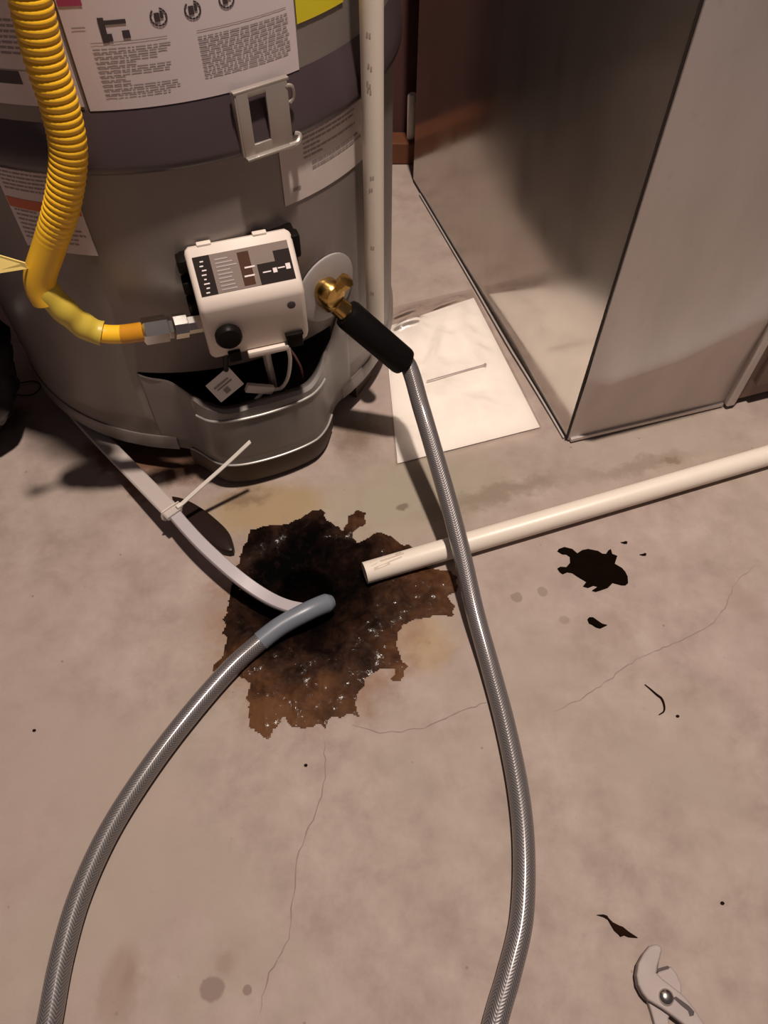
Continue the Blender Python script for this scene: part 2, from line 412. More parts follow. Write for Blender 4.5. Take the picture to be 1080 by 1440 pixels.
def crack(pts, w0):
    P = resample(catmull([flo(*p) for p in pts], 6), 0.006); bm = BM(); rnd = random.Random(len(pts)+int(pts[0][0]))
    prev = None
    for i, p in enumerate(P):
        T = (P[min(i+1,len(P)-1)] - P[max(i-1,0)]).normalized(); s = Vector((-T.y, T.x, 0))
        p = p + s*rnd.uniform(-0.0012, 0.0012); wv = w0*rnd.uniform(0.3, 1.0)*min(1, 0.25+i*0.2, 0.25+(len(P)-1-i)*0.2)
        cur = (bm.verts.new(p + s*wv + Vector((0,0,0.0003))), bm.verts.new(p - s*wv + Vector((0,0,0.0003))))
        if prev: bm.faces.new((prev[0], cur[0], cur[1], prev[1]))
        prev = cur
    bmesh.ops.recalc_face_normals(bm, faces=bm.faces)
    obj('crack', bm, M['crack'], floor, smooth=False)
crack([(455,1035),(457,1095),(440,1150),(421,1200),(412,1262),(405,1320),(378,1372),(364,1425)], 0.0008)
crack([(495,1020),(540,1030),(600,1022),(640,1004),(690,985)], 0.0007)
crack([(780,1000),(830,975),(900,925),(960,900),(1010,868),(1035,820),(1062,795)], 0.0006)
bm = BM(); box(bm, (0, 1.41, 1.1), 3.4, 0.08, 2.2)
obj('wall_back', bm, M['wall'], kind='structure', smooth=False)

# ------------------------------------------------------------------ water heater
wh = thing('water_heater', 'grey gas water heater tank with white printed labels and a dark band', 'water heater', (TX, TY, 0))
OP0, OP1, OPZ = -6.5, 46.0, 0.176                              # burner opening in the jacket
bm = BM()
angs = [(-180 + i*3.0) for i in range(120)]
angs = sorted(set([a for a in angs if not (-9 < a < 48)] + [OP0 + (OP1-OP0)*i/18 for i in range(19)]))
zs = [0.062, 0.10, 0.14, OPZ, 0.30, 0.50, 0.8, 1.2]
G = [[bm.verts.new(tp(a, TR, z)) for z in zs] for a in angs]
na = len(angs)
for i in range(na):
    j = (i+1) % na; am = angs[i] + 0.1
    for k in range(len(zs)-1):
        if OP0 <= am < OP1 and zs[k+1] <= OPZ + 1e-6: continue
        bm.faces.new((G[i][k], G[j][k], G[j][k+1], G[i][k+1]))
top = bm.verts.new((TX, TY, 1.215))
for i in range(na): bm.faces.new((G[i][-1], G[(i+1)%na][-1], top))
jk = obj('jacket', bm, M['tank'], wh)
md = jk.modifiers.new('thick', 'SOLIDIFY'); md.thickness = 0.004; md.offset = -1
bm = BM(); pr = []                                             # base ring, interrupted by the pan
for a in [48 + i*(310.0/100) for i in range(101)]:
    pr.append([bm.verts.new(tp(a, r, z)) for r, z in ((0.2615,0.066),(0.2630,0.062),(0.2630,0.0445),(0.2600,0.0425),(0.2560,0.0445),(0.2560,0.066))])
for A, B in zip(pr, pr[1:]):
    for k in range(6): bm.faces.new((A[k], B[k], B[(k+1)%6], A[(k+1)%6]))
bmesh.ops.recalc_face_normals(bm, faces=bm.faces)
obj('base_ring', bm, M['tank_low'], wh)
bm = BM(); lathe_axis(bm, (TX, TY, 0.05), (0,0,1), [(0.20,0),(0.205,0.005),(0.205,0.19),(0.19,0.2)], 48)
obj('burner_chamber', bm, M['inner'], wh, 'black inside of the burner opening')  # plain black cylinder makes the inside of the opening dark
for a in (-75, 63, 180):
    bm = BM(); n = Vector((math.sin(math.radians(a)), -math.cos(math.radians(a)), 0)); t_ = Vector((n.y*-1, n.x, 0))
    c = tp(a, 0.236, 0)
    prism(bm, [c - t_*0.022 - n*0.02, c - t_*0.022 + n*0.012, c + t_*0.022 + n*0.012, c + t_*0.022 - n*0.02], 0.048)
    obj('foot', bm, M['skirt'], wh, smooth=False)
# band round the jacket
bm = BM(); pr = []
for i in range(120):
    a = i*3.0
    pr.append([bm.verts.new(tp(a, r, z)) for r, z in ((0.2602,0.4155),(0.2660,0.4165),(0.2690,0.4205),(0.2695,0.4260),(0.2675,0.4400),(0.2635,0.4560 if a < 182 else 0.448),(0.2602,0.469 if a < 182 else 0.458))])
for i in range(120):
    A, B = pr[i], pr[(i+1)%120]
    for k in range(6): bm.faces.new((A[k], B[k], B[k+1], A[k+1]))
bmesh.ops.recalc_face_normals(bm, faces=bm.faces)
obj('band', bm, M['band'], wh, 'dark glossy band around the tank')
# labels (flat print on the curved jacket)
def label_part(name, a0, a1, z0, z1, m, text=None, lab=None, r=TR+0.0004):
    bm = BM(); cpatch(bm, a0, a1, z0, z1, r); o = obj(name, bm, m, wh, lab); return o
def printed(parent, fn, m, name='printed_text', lab=None):
    bm = BM(); fn(bm); bmesh.ops.recalc_face_normals(bm, faces=bm.faces); obj(name, bm, m, parent, lab, smooth=False, kind='stuff')
RL = TR + 0.0013
big = label_part('instruction_label', 3.0, 42.8, 0.4685, 0.66, M['paper'], lab='large white label with diagrams and two columns of print')
def f(b):
    ctext(b, 6.5, 19.5, 0.474, 0.514, RL, 0.0034, 3, 0.33)
    ctext(b, 24, 41.2, 0.480, 0.514, RL, 0.0029, 4, 0.36, False)
    ctext(b, 24, 40, 0.549, 0.60, RL, 0.004, 9, 0.45)
    cword(b, 6.5, 19, 0.5178, 0.5184, RL); cword(b, 24, 41, 0.5178, 0.5184, RL); cword(b, 4.2, 6.4, 0.5285, 0.5295, RL)
printed(big, f, M['ink'])
def f(b):                                                      # safety diagrams: a boxed scene and three round symbols
    cword(b, 8.6, 9.6, 0.518, 0.535, RL); cword(b, 9.6, 13.0, 0.530, 0.533, RL); cword(b, 9.4, 10.3, 0.519, 0.524, RL); cword(b, 12.0, 13.2, 0.520, 0.5255, RL)
    for ca, cz in ((18.3, 0.5315), (24.0, 0.5325), (30.0, 0.5350)):
        for k in range(14):
            if k in (3, 4): continue
            q0, q1 = 2*PI*k/14, 2*PI*(k+0.9)/14
            for r0, r1 in ((1.15, 1.45),):
                b.faces.new([b.verts.new(tp(ca + rr*math.cos(q), RL, cz + rr*0.0045*math.sin(q))) for rr, q in ((r0,q0),(r1,q0),(r1,q1),(r0,q1))])
        cword(b, ca-0.7, ca+0.2, cz-0.003, cz+0.003, RL); cword(b, ca+0.3, ca+0.8, cz-0.001, cz+0.004, RL)
printed(big, f, M['ink_dark'], 'diagram', 'small dark safety diagrams')
printed(big, lambda b: cword(b, 3.2, 7.0, 0.5435, 0.549, RL), M['magenta'], 'red_stripe', 'magenta stripe')
lf = label_part('side_label', -34, 2.2, 0.472, 0.66, M['paper'], lab='white printed label behind the yellow gas line')
printed(lf, lambda b: (ctext(b, -28, -3.5, 0.505, 0.535, RL, 0.0038, 5, 0.4, False), cword(b, -28, 0, 0.4985, 0.4992, RL)), M['ink'])
printed(lf, lambda b: cword(b, -26, -7.2, 0.4885, 0.4985, RL), M['ink_dark'], 'black_bar', 'black printed bar')
label_part('yellow_sticker', 43.2, 55.5, 0.503, 0.60, M['sticker'], lab='bright yellow sticker')
rl = label_part('data_label', 36.2, 66, 0.351, 0.421, M['paper2'], lab='creased white data label')
printed(rl, lambda b: (ctext(b, 42, 58, 0.385, 0.414, RL, 0.0045, 11, 0.4), ctext(b, 44, 60, 0.372, 0.384, RL, 0.005, 12, 0.5), cword(b, 38.5, 40.5, 0.3625, 0.366, RL)), M['ink'])
wl = label_part('warning_label', -21.5, -5.2, 0.331, 0.417, M['paper'], lab='white warning label with an orange stripe')
printed(wl, lambda b: (ctext(b, -20.5, -6, 0.386, 0.414, RL, 0.0040, 21, 0.38, False), ctext(b, -20.5, -6, 0.336, 0.372, RL, 0.0048, 22, 0.35)), M['ink'])
printed(wl, lambda b: cword(b, -21.3, -5.4, 0.3735, 0.3835, RL), M['orange'], 'orange_stripe', 'orange stripe')

# bracket hung on the band
A0 = math.radians(33.4); BN = Vector((math.sin(A0), -math.cos(A0), 0)); BT = Vector((math.cos(A0), math.sin(A0), 0)); BZ = Vector((0,0,1))
def bp(u, n, z): return tp(33.4, TR, 0) + BT*u + BN*n + BZ*z
bm = BM(); AX = (BT, BN, BZ)
box(bm, bp(-0.0195, 0.010, 0.444), 0.011, 0.003, 0.054, AX, 0.0008)
box(bm, bp(0.0125, 0.010, 0.444), 0.021, 0.003, 0.054, AX, 0.0008)
box(bm, bp(-0.006, 0.010, 0.4215), 0.018, 0.003, 0.009, AX, 0.0005)
box(bm, bp(-0.006, 0.010, 0.4685), 0.018, 0.003, 0.005, AX, 0.0005)
box(bm, bp(-0.001, 0.0125, 0.4165), 0.048, 0.008, 0.0025, AX, 0.0008)
box(bm, bp(-0.001, 0.0085, 0.4715), 0.052, 0.006, 0.0025, AX, 0.0008)
box(bm, bp(-0.0255, 0.007, 0.444), 0.002, 0.008, 0.053, AX, 0.0005)
tube(bm, catmull([bp(0.021,0.010,0.466), bp(0.027,0.011,0.464), bp(0.028,0.010,0.455), bp(0.024,0.010,0.451)], 5), 0.0018, 8)
tube(bm, catmull([bp(0.018,0.013,0.416), bp(0.027,0.012,0.416), bp(0.031,0.009,0.420), bp(0.027,0.007,0.422)], 5), 0.0025, 8)
obj('mounting_bracket', bm, M['zinc'], wh, 'galvanised slotted bracket hooked on the band')

# burner access pan bulging out of the jacket
def cp(px, r):
    p = cyl(px[0], px[1], r); return (ang(p), r, p.z)
lip = [(-6.5, 0.2601, 0.174), cp((208,530),0.2606), cp((236,535),0.264), cp((256,548),0.274), cp((271,560),0.285), cp((290,572),0.295), cp((319,579),0.300),
       cp((360,569),0.301), cp((400,558),0.301), cp((430,548),0.300), cp((442,538),0.297), cp((452,519),0.289), cp((459,492),0.275), cp((465,476),0.266), (48.0, 0.2625, 0.185), (52.0, 0.2612, 0.186)]
lipA = catmull([Vector(p) for p in lip], 5)
bm = BM(); cols = []
for a, r, z in lipA:
    zb = 0.046
    w1 = min(1.0, max(0.0, (r-0.2612)/0.038))
    col = [(a, r-0.012*w1 - 0.0015, z-0.004), (a, r-0.004*w1-0.0005, z-0.001), (a, r, z-0.004)]
    for k in range(1, 6): col.append((a, r + 0.0015*w1*math.sin(PI*k/5.0), z-0.004 + (zb-z+0.004)*k/5.0))
    cols.append([bm.verts.new(tp(*p)) for p in col])
for A, B in zip(cols, cols[1:]):
    for k in range(len(A)-1): bm.faces.new((A[k+1], B[k+1], B[k], A[k]))
bmesh.ops.recalc_face_normals(bm, faces=bm.faces)
pan = obj('access_pan', bm, M['pan'], wh, 'grey pan bulging below the gas control valve')
md = pan.modifiers.new('thick', 'SOLIDIFY'); md.thickness = 0.002; md.offset = -1
def pan_r(a):
    for (a0, r0, _), (a1, r1, _) in zip(lipA, lipA[1:]):
        if a0 <= a <= a1: return r0 + (r1-r0)*(a-a0)/(a1-a0+1e-9)
    return TR
for pa, z_, rr in (((6.5, 38.5), 0.131, 0.0016), ((1.5, 41.0), 0.050, 0.0014)):
    bm = BM(); tube(bm, [tp(pa[0]+(pa[1]-pa[0])*i/40, pan_r(pa[0]+(pa[1]-pa[0])*i/40)+0.0012, z_) for i in range(41)], rr, 8)
    obj('raised_rib', bm, M['pan_edge'], pan, 'pale pressed rib')
bm = BM(); cols = []
for i in range(41):
    a = 0.5 + 42.0*i/40; r = pan_r(a) - 0.003
    cols.append([bm.verts.new(tp(a, rr, z)) for rr, z in ((r, 0.048), (r+0.001, 0.03), (r-0.001, 0.010), (r-0.006, 0.003), (r-0.04, 0.003))])
for A, B in zip(cols, cols[1:]):
    for k in range(4): bm.faces.new((A[k+1], B[k+1], B[k], A[k]))
bmesh.ops.recalc_face_normals(bm, faces=bm.faces)
obj('pan_skirt', bm, M['skirt'], wh, 'rust-darkened lower skirt of the pan')

# gas control valve
VA = math.radians(17.8); VT = Vector((math.cos(VA), math.sin(VA), 0)); VN = Vector((math.sin(VA), -math.cos(VA), 0)); VZ = Vector((0,0,1))
rl_, rr_ = flo(280, 438, 0.300), flo(429, 409, 0.300)
VC = (rl_ + rr_)/2; VC.z = 0; VW = (rr_-rl_).length
def vp(u, n, z): return VC + VT*u + VN*n + VZ*z              # n = 0 at the front ridge
prof = [(-0.050, 0.337), (-0.044, 0.340), (-0.006, 0.309), (0.0, 0.302), (0.0, 0.296), (-0.002, 0.240), (-0.006, 0.234), (-0.014, 0.231), (-0.050, 0.231)]
bm = BM(); us = [(-VW/2, 0.006), (-VW/2+0.0015, 0.0025), (-VW/2+0.005, 0.0), (VW/2-0.005, 0.0), (VW/2-0.0015, 0.0025), (VW/2, 0.006)]
rings = []
for u, ins in us:
    cn = sum(p[0] for p in prof)/len(prof); cz = sum(p[1] for p in prof)/len(prof); ring = []
    for n_, z_ in prof:
        d = Vector((n_-cn, z_-cz)); L = d.length; d = d*((L-ins)/L); ring.append(bm.verts.new(vp(u, cn+d.x, cz+d.y)))
    rings.append(ring)
for A, B in zip(rings, rings[1:]):
    for k in range(len(prof)): bm.faces.new((A[k], A[(k+1)%len(prof)], B[(k+1)%len(prof)], B[k]))
bm.faces.new(rings[0]); bm.faces.new(rings[-1])
box(bm, vp(0.008, -0.004, 0.2335), 0.045, 0.012, 0.008, (VT,VN,VZ), 0.0015)
for u in (-0.032, 0.022): box(bm, vp(u, -0.046, 0.3395), 0.014, 0.006, 0.004, (VT,VN,VZ), 0.001)
bmesh.ops.recalc_face_normals(bm, faces=bm.faces)
valve = obj('gas_control_valve', bm, M['valve'], wh, 'white plastic gas control valve')
bm = BM()
box(bm, vp(0.0, -0.058, 0.290), VW+0.012, 0.022, 0.085, (VT,VN,VZ), 0.004)
for z_ in (0.325, 0.300, 0.275): box(bm, vp(-VW/2-0.004, -0.044, z_), 0.010, 0.016, 0.014, (VT,VN,VZ), 0.002)
box(bm, vp(VW/2+0.003, -0.045, 0.322), 0.010, 0.014, 0.026, (VT,VN,VZ), 0.003)
obj('valve_backing', bm, M['black'], wh, 'black plastic body behind the white valve')
sl = Vector((-0.038, 0.031)).normalized(); SV = VN*sl.x + VZ*sl.y     # up the sloped face
SNn = (VT.cross(SV)).normalized(); SNn = SNn if SNn.z > 0 else -SNn
def sp(u, v, o=0.0006): return vp(u, -0.006, 0.309) + SV*v + SNn*o
def srect(bm, u0, u1, v0, v1, o): 
    f_ = quad(bm, sp(u0,v0,o), sp(u1,v0,o), sp(u1,v1,o), sp(u0,v1,o))
SL = (Vector((-0.044,0.340))-Vector((-0.006,0.309))).length
W2 = VW/2
bm = BM(); srect(bm, -W2+0.006, W2-0.006, 0.002, SL*0.80, 0.0005)
vlab = obj('valve_label', bm, simple('valve_label_grey', (0.22,0.175,0.15), 0.6, spec=0.08), valve, 'printed label on the sloped face', smooth=False)
def vprint(m, rects, lab=None, name='valve_print'):
    bm = BM()
    for r in rects: srect(bm, *r)
    obj(name, bm, m, valve, lab, smooth=False, kind='stuff')
vtop = SL*0.80
vprint(simple('valve_black_print', (0.022,0.015,0.013), 0.6, spec=0.06), [(-W2+0.006, -W2+0.022, 0.002, vtop, 0.0007), (W2-0.040, W2-0.006, 0.002, vtop*0.55, 0.0007), (W2-0.022, W2-0.006, vtop*0.55, vtop*0.8, 0.0007)], 'dark printed blocks')
vprint(simple('brown_print', (0.07,0.032,0.018), 0.6, spec=0.06), [(-0.004, W2-0.045, 0.004, vtop*0.92, 0.0007)], 'brown printed block')
rn = random.Random(5); rr2 = []
for k in range(9):
    v = 0.004 + k*0.0036
    rr2.append((-W2+0.026, -0.006 - rn.random()*0.008, v, v+0.0014, 0.0009))
vprint(M['ink'], rr2)
rr2 = [(-W2+0.011+0.0012*(k%2), -W2+0.0145+0.001*(k%3), 0.004+k*0.0042, 0.0052+k*0.0042, 0.0010) for k in range(8)]
rr2 += [(W2-0.026, W2-0.022, 0.011, 0.0155, 0.001), (W2-0.013, W2-0.0085, 0.012, 0.0175, 0.001), (W2-0.036, W2-0.028, 0.0125, 0.0137, 0.001), (W2-0.021, W2-0.014, 0.014, 0.0152, 0.001), (-0.002, 0.008, 0.012, 0.0135, 0.001), (0.0, 0.010, 0.020, 0.0215, 0.001)]
vprint(M['paper'], rr2, 'pale lettering')
bm = BM(); lathe_axis(bm, vp(-0.030, -0.003, 0.265), VN, [(0.0135,0),(0.0135,0.008),(0.0115,0.0105),(0.003,0.0115)], 20); obj('dial', bm, M['black'], valve, 'black round dial')
bm = BM(); lathe_axis(bm, vp(0.037, -0.003, 0.286), VN, [(0.0042,0),(0.0042,0.0038),(0.002,0.0042)], 14); obj('indicator', bm, M['ink_dark'], valve, 'small dark indicator window')
bm = BM(); box(bm, vp(-0.028, -0.004, 0.236), 0.013, 0.012, 0.013, (VT,VN,VZ), 0.001); obj('socket', bm, M['black'], valve, 'black socket')
bm = BM(); box(bm, vp(0.036, -0.003, 0.240), 0.017, 0.010, 0.015, (VT,VN,VZ), 0.001); box(bm, vp(0.036,-0.002,0.249), 0.019, 0.010, 0.003, (VT,VN,VZ), 0.0005); obj('socket', bm, M['black'], valve, 'black socket')

# wires hanging from the valve into the opening
def wire(name, pts, r, m, lab):
    bm = BM(); tube(bm, catmull([cyl(x, y, rr) for x, y, rr in pts], 6), r, 8); return obj(name, bm, m, wh, lab)
wire('wire', [(404,486,0.305),(408,505,0.298),(405,530,0.290),(396,545,0.287),(384,548,0.286)], 0.0022, M['white_plastic'], 'white wire')
wire('wire', [(405,487,0.303),(416,503,0.292),(424,520,0.282),(426,540,0.272),(423,556,0.27)], 0.0014, M['red_wire'], 'dark red wire')
wire('wire', [(368,553,0.286),(358,563,0.288),(350,572,0.292)], 0.002, M['white_plastic'], 'white wire')
wire('wire', [(317,492,0.306),(317,505,0.298),(318,520,0.288)], 0.003, M['black'], 'black lead')
wire('pilot_tube', [(374,494,0.296),(377,510,0.286),(382,530,0.276),(385,548,0.268)], 0.0046, M['alu'], 'dull metal pilot tube')
a_, b_ = cyl(346, 545, 0.2865), cyl(384, 548, 0.2865); ux = (b_-a_).normalized(); uz = Vector((0,0,1)); un = ux.cross(uz).normalized(); uz = un.cross(ux)*-1
bm = BM(); box(bm, (a_+b_)/2, (b_-a_).length, 0.006, 0.011, (ux, un, uz), 0.001); obj('wire_connector', bm, M['white_plastic'], wh, 'white plastic wire connector')
bm = BM(); q = [cyl(289,543,0.292), cyl(311,566,0.296), cyl(343,540,0.292), cyl(321,516,0.288)]
nn = (q[1]-q[0]).cross(q[2]-q[0]).normalized(); nn = nn if nn.y < 0 else -nn
prism(bm, q, nn*-0.001)
tg = obj('paper_tag', bm, M['sheet'], wh, 'white square paper tag', smooth=False)
bm = BM()
def tq(s, t_): return q[0].lerp(q[1], s).lerp(q[3].lerp(q[2], s), t_) + nn*0.0006
for (s0, s1, t0, t1) in ((0.3,0.38,0.15,0.75),(0.45,0.52,0.2,0.8),(0.6,0.85,0.35,0.55)): quad(bm, tq(s0,t0), tq(s1,t0), tq(s1,t1), tq(s0,t1))
obj('printed_text', bm, M['ink'], tg, smooth=False, kind='stuff')

# drain valve: white escutcheon plate and brass spout
dc = cyl(460, 404, TR+0.001); da = ang(dc); bm = BM(); NR = 32
n_d = Vector((math.sin(math.radians(da)), -math.cos(math.radians(da)), 0))
DZ = 0.232; R0 = 0.041; vi = []; 
for rr, o_ in ((R0, 0.0), (R0, 0.0025), (R0*0.93, 0.0035), (R0*0.5, 0.0040), (0.004, 0.0042)):
    vi.append([bm.verts.new(tp(da + math.degrees(rr*math.cos(2*PI*k/NR)/TR), TR+0.0005+o_, DZ + rr*math.sin(2*PI*k/NR))) for k in range(NR)])
for A, B in zip(vi, vi[1:]):
    for k in range(NR): bm.faces.new((A[k], A[(k+1)%NR], B[(k+1)%NR], B[k]))
bm.faces.new(vi[-1])
bmesh.ops.recalc_face_normals(bm, faces=bm.faces)
obj('escutcheon', bm, simple('pale_plate', (0.38,0.34,0.325), 0.45), wh, 'pale round plate behind the drain valve')
S0, S1 = flo(487, 440, 0.206), flo(568, 509, 0.138)            # axis of the hose cuff
sd = (S1-S0).normalized()
bm = BM(); bc = cyl(466, 414, 0.279)
lathe_axis(bm, tp(ang(bc), TR, bc.z), n_d, [(0.012,0),(0.012,0.008),(0.0155,0.009),(0.0155,0.022),(0.013,0.026),(0.006,0.028)], 20)
obj('drain_spout', bm, M['brass'], wh, 'brass drain valve body')
bm = BM(); st = bc + Vector((0.012, 0.004, 0.014)); lathe_axis(bm, bc + Vector((0.006,0,0.006)), Vector((0.6,-0.1,0.75)), [(0.006,0),(0.006,0.010),(0.009,0.011),(0.009,0.019),(0.004,0.020)], 8)
obj('valve_stem', bm, M['brass'], wh, 'brass valve stem')

# ------------------------------------------------------------------ drain hose: spout -> loop out of frame -> floor drain
dh = thing('drain_hose', 'long grey braided hose from the brass drain valve looping into the rusty floor drain', 'hose', flo(720, 1150))
HR = 0.0106
bm = BM(); cst = bc + n_d*0.004
lathe_axis(bm, S0 - sd*0.034, sd, [(0.012,0),(0.0135,0.002),(0.0135,0.016),(0.0115,0.018),(0.0115,0.036)], 12)
obj('coupling', bm, M['brass'], dh, 'brass hose coupling')
bm = BM(); Ls = (S1-S0).length
lathe_axis(bm, S0, sd, [(0.0135,-0.001),(0.0165,0.0),(0.0178,0.004),(0.0178,Ls-0.004),(0.0168,Ls),(0.0115,Ls+0.0005)], 24)
obj('cuff', bm, M['rubber'], dh, 'black rubber cuff')
hp = [S1 - sd*0.02, S1 + sd*0.008] + [flo(x, y, z) for x, y, z in ((592,572,0.115),(612,640,0.090),(632,710,0.065),(650,780,0.043),(668,860,0.024),(690,940,0.013),(711,1020,HR),(729,1110,HR),(737,1195,HR),(734,1290,HR),(716,1370,HR),(696,1440,HR))]
hp += [Vector((0.055,-0.10,HR)), Vector((-0.02,-0.20,HR)), Vector((-0.13,-0.235,HR)), Vector((-0.235,-0.17,HR)), Vector((-0.283,-0.07,HR))]
hp += [flo(x, y, HR) for x, y in ((69,1440),(86,1350),(112,1260),(154,1168),(210,1080),(268,1004),(326,938))] + [flo(372, 897, 0.0125)]
path = resample(catmull(hp, 10), 0.006)
bm = BM(); tube(bm, path, HR, 20); obj('braided_tube', bm, M['hose'], dh)
bm = BM(); tp_ = catmull([flo(366,902,0.0125), flo(395,880,0.016), flo(430,861,0.018), flo(452,851,0.015), flo(466,846,0.010)], 6)
tube(bm, tp_, lambda i, s: HR+0.0006 - 0.004*max(0,(i-len(tp_)+4)/4.0), 20); obj('hose_end', bm, M['hose_tip'], dh, 'smooth blue-grey end pushed into the drain')

# ------------------------------------------------------------------ yellow gas line
gl = thing('gas_line', 'yellow corrugated flexible gas line bending into the white control valve', 'gas line', tp(-14, 0.30, 0.27))
g0, g1 = cyl(20,-90,0.292), cyl(40,-10,0.292)
sl_pts = [g0 + (g0-g1)*6, g0 + (g0-g1)*4, g0 + (g0-g1)*2, g0 + (g0-g1)] + [cyl(x, y, r) for x, y, r in ((20,-90,0.292),(40,-10,0.292),(62,80,0.292),(84,150,0.292),(96,215,0.293),(88,285,0.297),(70,345,0.302),(57,385,0.307),(58,405,0.309),(66,421,0.310))]
P = resample(catmull(sl_pts, 10), 0.0009)
bm = BM()
tube(bm, P, lambda i, s: 0.0142 + 0.0016*(abs(math.cos(PI*s/0.0058))**0.7-0.5)*max(0.0, min(1.0, (len(P)-75-i)/40.0)), 22, False)
bmesh.ops.recalc_face_normals(bm, faces=bm.faces)
obj('corrugated_sleeve', bm, M['yellow'], gl)
inner = catmull([cyl(57,392,0.307), cyl(64,408,0.309), cyl(84,430,0.309), cyl(112,454,0.305), cyl(140,468,0.302), cyl(172,470,0.300), cyl(204,466,0.298)], 8)
n1 = len(inner)
bm = BM(); tube(bm, inner[14:], 0.0092, 18); obj('coated_tube', bm, M['yellow'], gl)
bm = BM(); tube(bm, resample(inner[4:int(n1*0.70)], 0.004), lambda i, s: 0.0125 + 0.0006*math.sin(s*260), 18); lw = obj('label_wrap', bm, M['yellow_dull'], gl, 'dull yellow printed wrap')
bm = BM(); tube(bm, inner[-9:], 0.0096, 18); obj('coating_end', bm, M['amber'], gl, 'amber dipped end of the tube')
e0, e1 = inner[-1], vp(-VW/2+0.002, -0.030, 0.262)
ax = (e1-e0).normalized(); L = (e1-e0).length
bm = BM(); lathe_axis(bm, e0-ax*0.003, ax, [(0.010,0),(0.0135,0.002),(0.0135,L*0.42),(0.011,L*0.44),(0.011,L*0.50)], 6)
obj('flare_nut', bm, M['chrome'], gl, 'bright metal flare nut', smooth=False)
bm = BM(); lathe_axis(bm, e0+ax*L*0.48, ax, [(0.0125,0),(0.0125,L*0.22),(0.0095,L*0.24),(0.0095,L*0.5)], 8)
obj('adapter', bm, M['chrome'], gl, 'metal adapter', smooth=False)
bm = BM(); h0 = cyl(37, 374, 0.318); h1 = cyl(-25, 364, 0.335)
prism(bm, [h0+Vector((0,0,0.003)), h0-Vector((0,0,0.003)), h1-Vector((0,0.01,0.010)), h1+Vector((0,0,0.010))], Vector((0,0.0012,0)))
obj('hang_tag', bm, simple('tag_yellow', (0.80,0.62,0.20), 0.45), gl, 'pale yellow hang tag', smooth=False)

# ------------------------------------------------------------------ PVC pipes
PV = Vector((-0.0108, 0.7190, 0)); 
bm = BM(); lathe_axis(bm, PV + Vector((0,0,0.112)), (0,0,1), [(0.0085,0.003),(0.0107,0.0),(0.0107,1.55),(0.0085,1.549)], 24)
sp_ = obj('standing_pipe', bm, M['pvc'], loc=PV+Vector((0,0,0.112)), label='upright white plastic pipe standing close beside the water heater', cat='pipe')
bm = BM(); rnd = random.Random(3)
for z_ in (0.478, 0.452, 0.436, 0.430, 0.345, 0.331, 0.262, 0.2):
    a0 = math.radians(-112 + rnd.uniform(-6, 6))
    for k in range(2):
        q0, q1 = a0 + 0.22*k, a0 + 0.22*k + 0.15; zz = z_ + rnd.uniform(0, 0.004)
        bm.faces.new([bm.verts.new(PV + Vector((0.0109*math.cos(q), 0.0109*math.sin(q), z))) for q, z in ((q0,zz),(q1,zz),(q1,zz+0.0035),(q0,zz+0.0035))])
obj('printed_marks', bm, M['pvc_grime'], sp_, 'grey printed marks', smooth=False, kind='stuff')
p0, p1 = flo(513, 806, 0.0133), flo(1085, 639, 0.0133); pd = (p1-p0).normalized()
bm = BM(); Lp = 1.0
lathe_axis(bm, p0, pd, [(0.0100,0.020),(0.0100,0.0),(0.0130,0.0),(0.0133,0.0006),(0.0133,Lp),(0.010,Lp)], 28)
fp = obj('floor_pipe', bm, M['pvc'], loc=p0, label='long white plastic pipe lying on the floor with its end at the drain', cat='pipe')
bm = BM()
for (s0, s1, c0, c1) in ((0.010,0.030,60,75),(0.02,0.05,95,104),(0.028,0.046,78,84),(0.040,0.048,110,122),(0.008,0.016,85,110)):
    side = pd.cross(Vector((0,0,1))).normalized()
    pts_ = []
    for s_, a_ in ((s0,c0),(s1,c0+8),(s1,c1+8),(s0,c1)):
        a_ = math.radians(a_); pts_.append(bm.verts.new(p0 + pd*s_ + (side*math.cos(a_) + Vector((0,0,1))*math.sin(a_))*0.01345))
    bm.faces.new(pts_)
bmesh.ops.recalc_face_normals(bm, faces=bm.faces)
obj('grime', bm, simple('pvc_smear', (0.60,0.48,0.38), 0.6), fp, 'brown smears near the open end', smooth=False, kind='stuff')

# ------------------------------------------------------------------ sheet metal duct
DA, DB = flo(797, 620), flo(1014, 569); DF = flo(581, 256)
df = (DB-DA).normalized(); dl = (DF-DA).normalized(); nf = Vector((df.y, -df.x, 0)); nl = Vector((dl.y, -dl.x, 0)); nl = nl if nl.x < 0 else -nl
DH = 1.5; WF = (DB-DA).length; WL = (DF-DA).length
duct = thing('air_duct', 'big galvanised sheet metal air duct box standing on the floor', 'duct', DA)
def lerp_tab(tab, x):
    for (a, b), (c, d) in zip(tab, tab[1:]):
        if x <= c: return b + (d-b)*(x-a)/(c-a)
    return tab[-1][1]
bm = BM(); NS, NZ = 28, 110; g = []
for i in range(NS+1):
    s = WF*i/NS; zc = lerp_tab([(0,0.118),(0.113,0.140),(0.216,0.183),(0.3,0.22)], s); row = []
    for k in range(NZ+1):
        z = DH*(k/NZ)**1.6
        e = min(1, s/0.02)*min(1, (WF-s)/0.02)
        if z < zc: o_ = 0.020*(z/zc)**1.15
        else: o_ = 0.020*math.exp(-((z-zc)/0.06)**1.0)
        row.append(bm.verts.new(DA + df*s + nf*(o_*max(e,0.12)) + Vector((0,0,0.004+z))))
    g.append(row)
for i in range(NS):
    for k in range(NZ): bm.faces.new((g[i][k], g[i+1][k], g[i+1][k+1], g[i][k+1]))
bmesh.ops.recalc_face_normals(bm, faces=bm.faces)
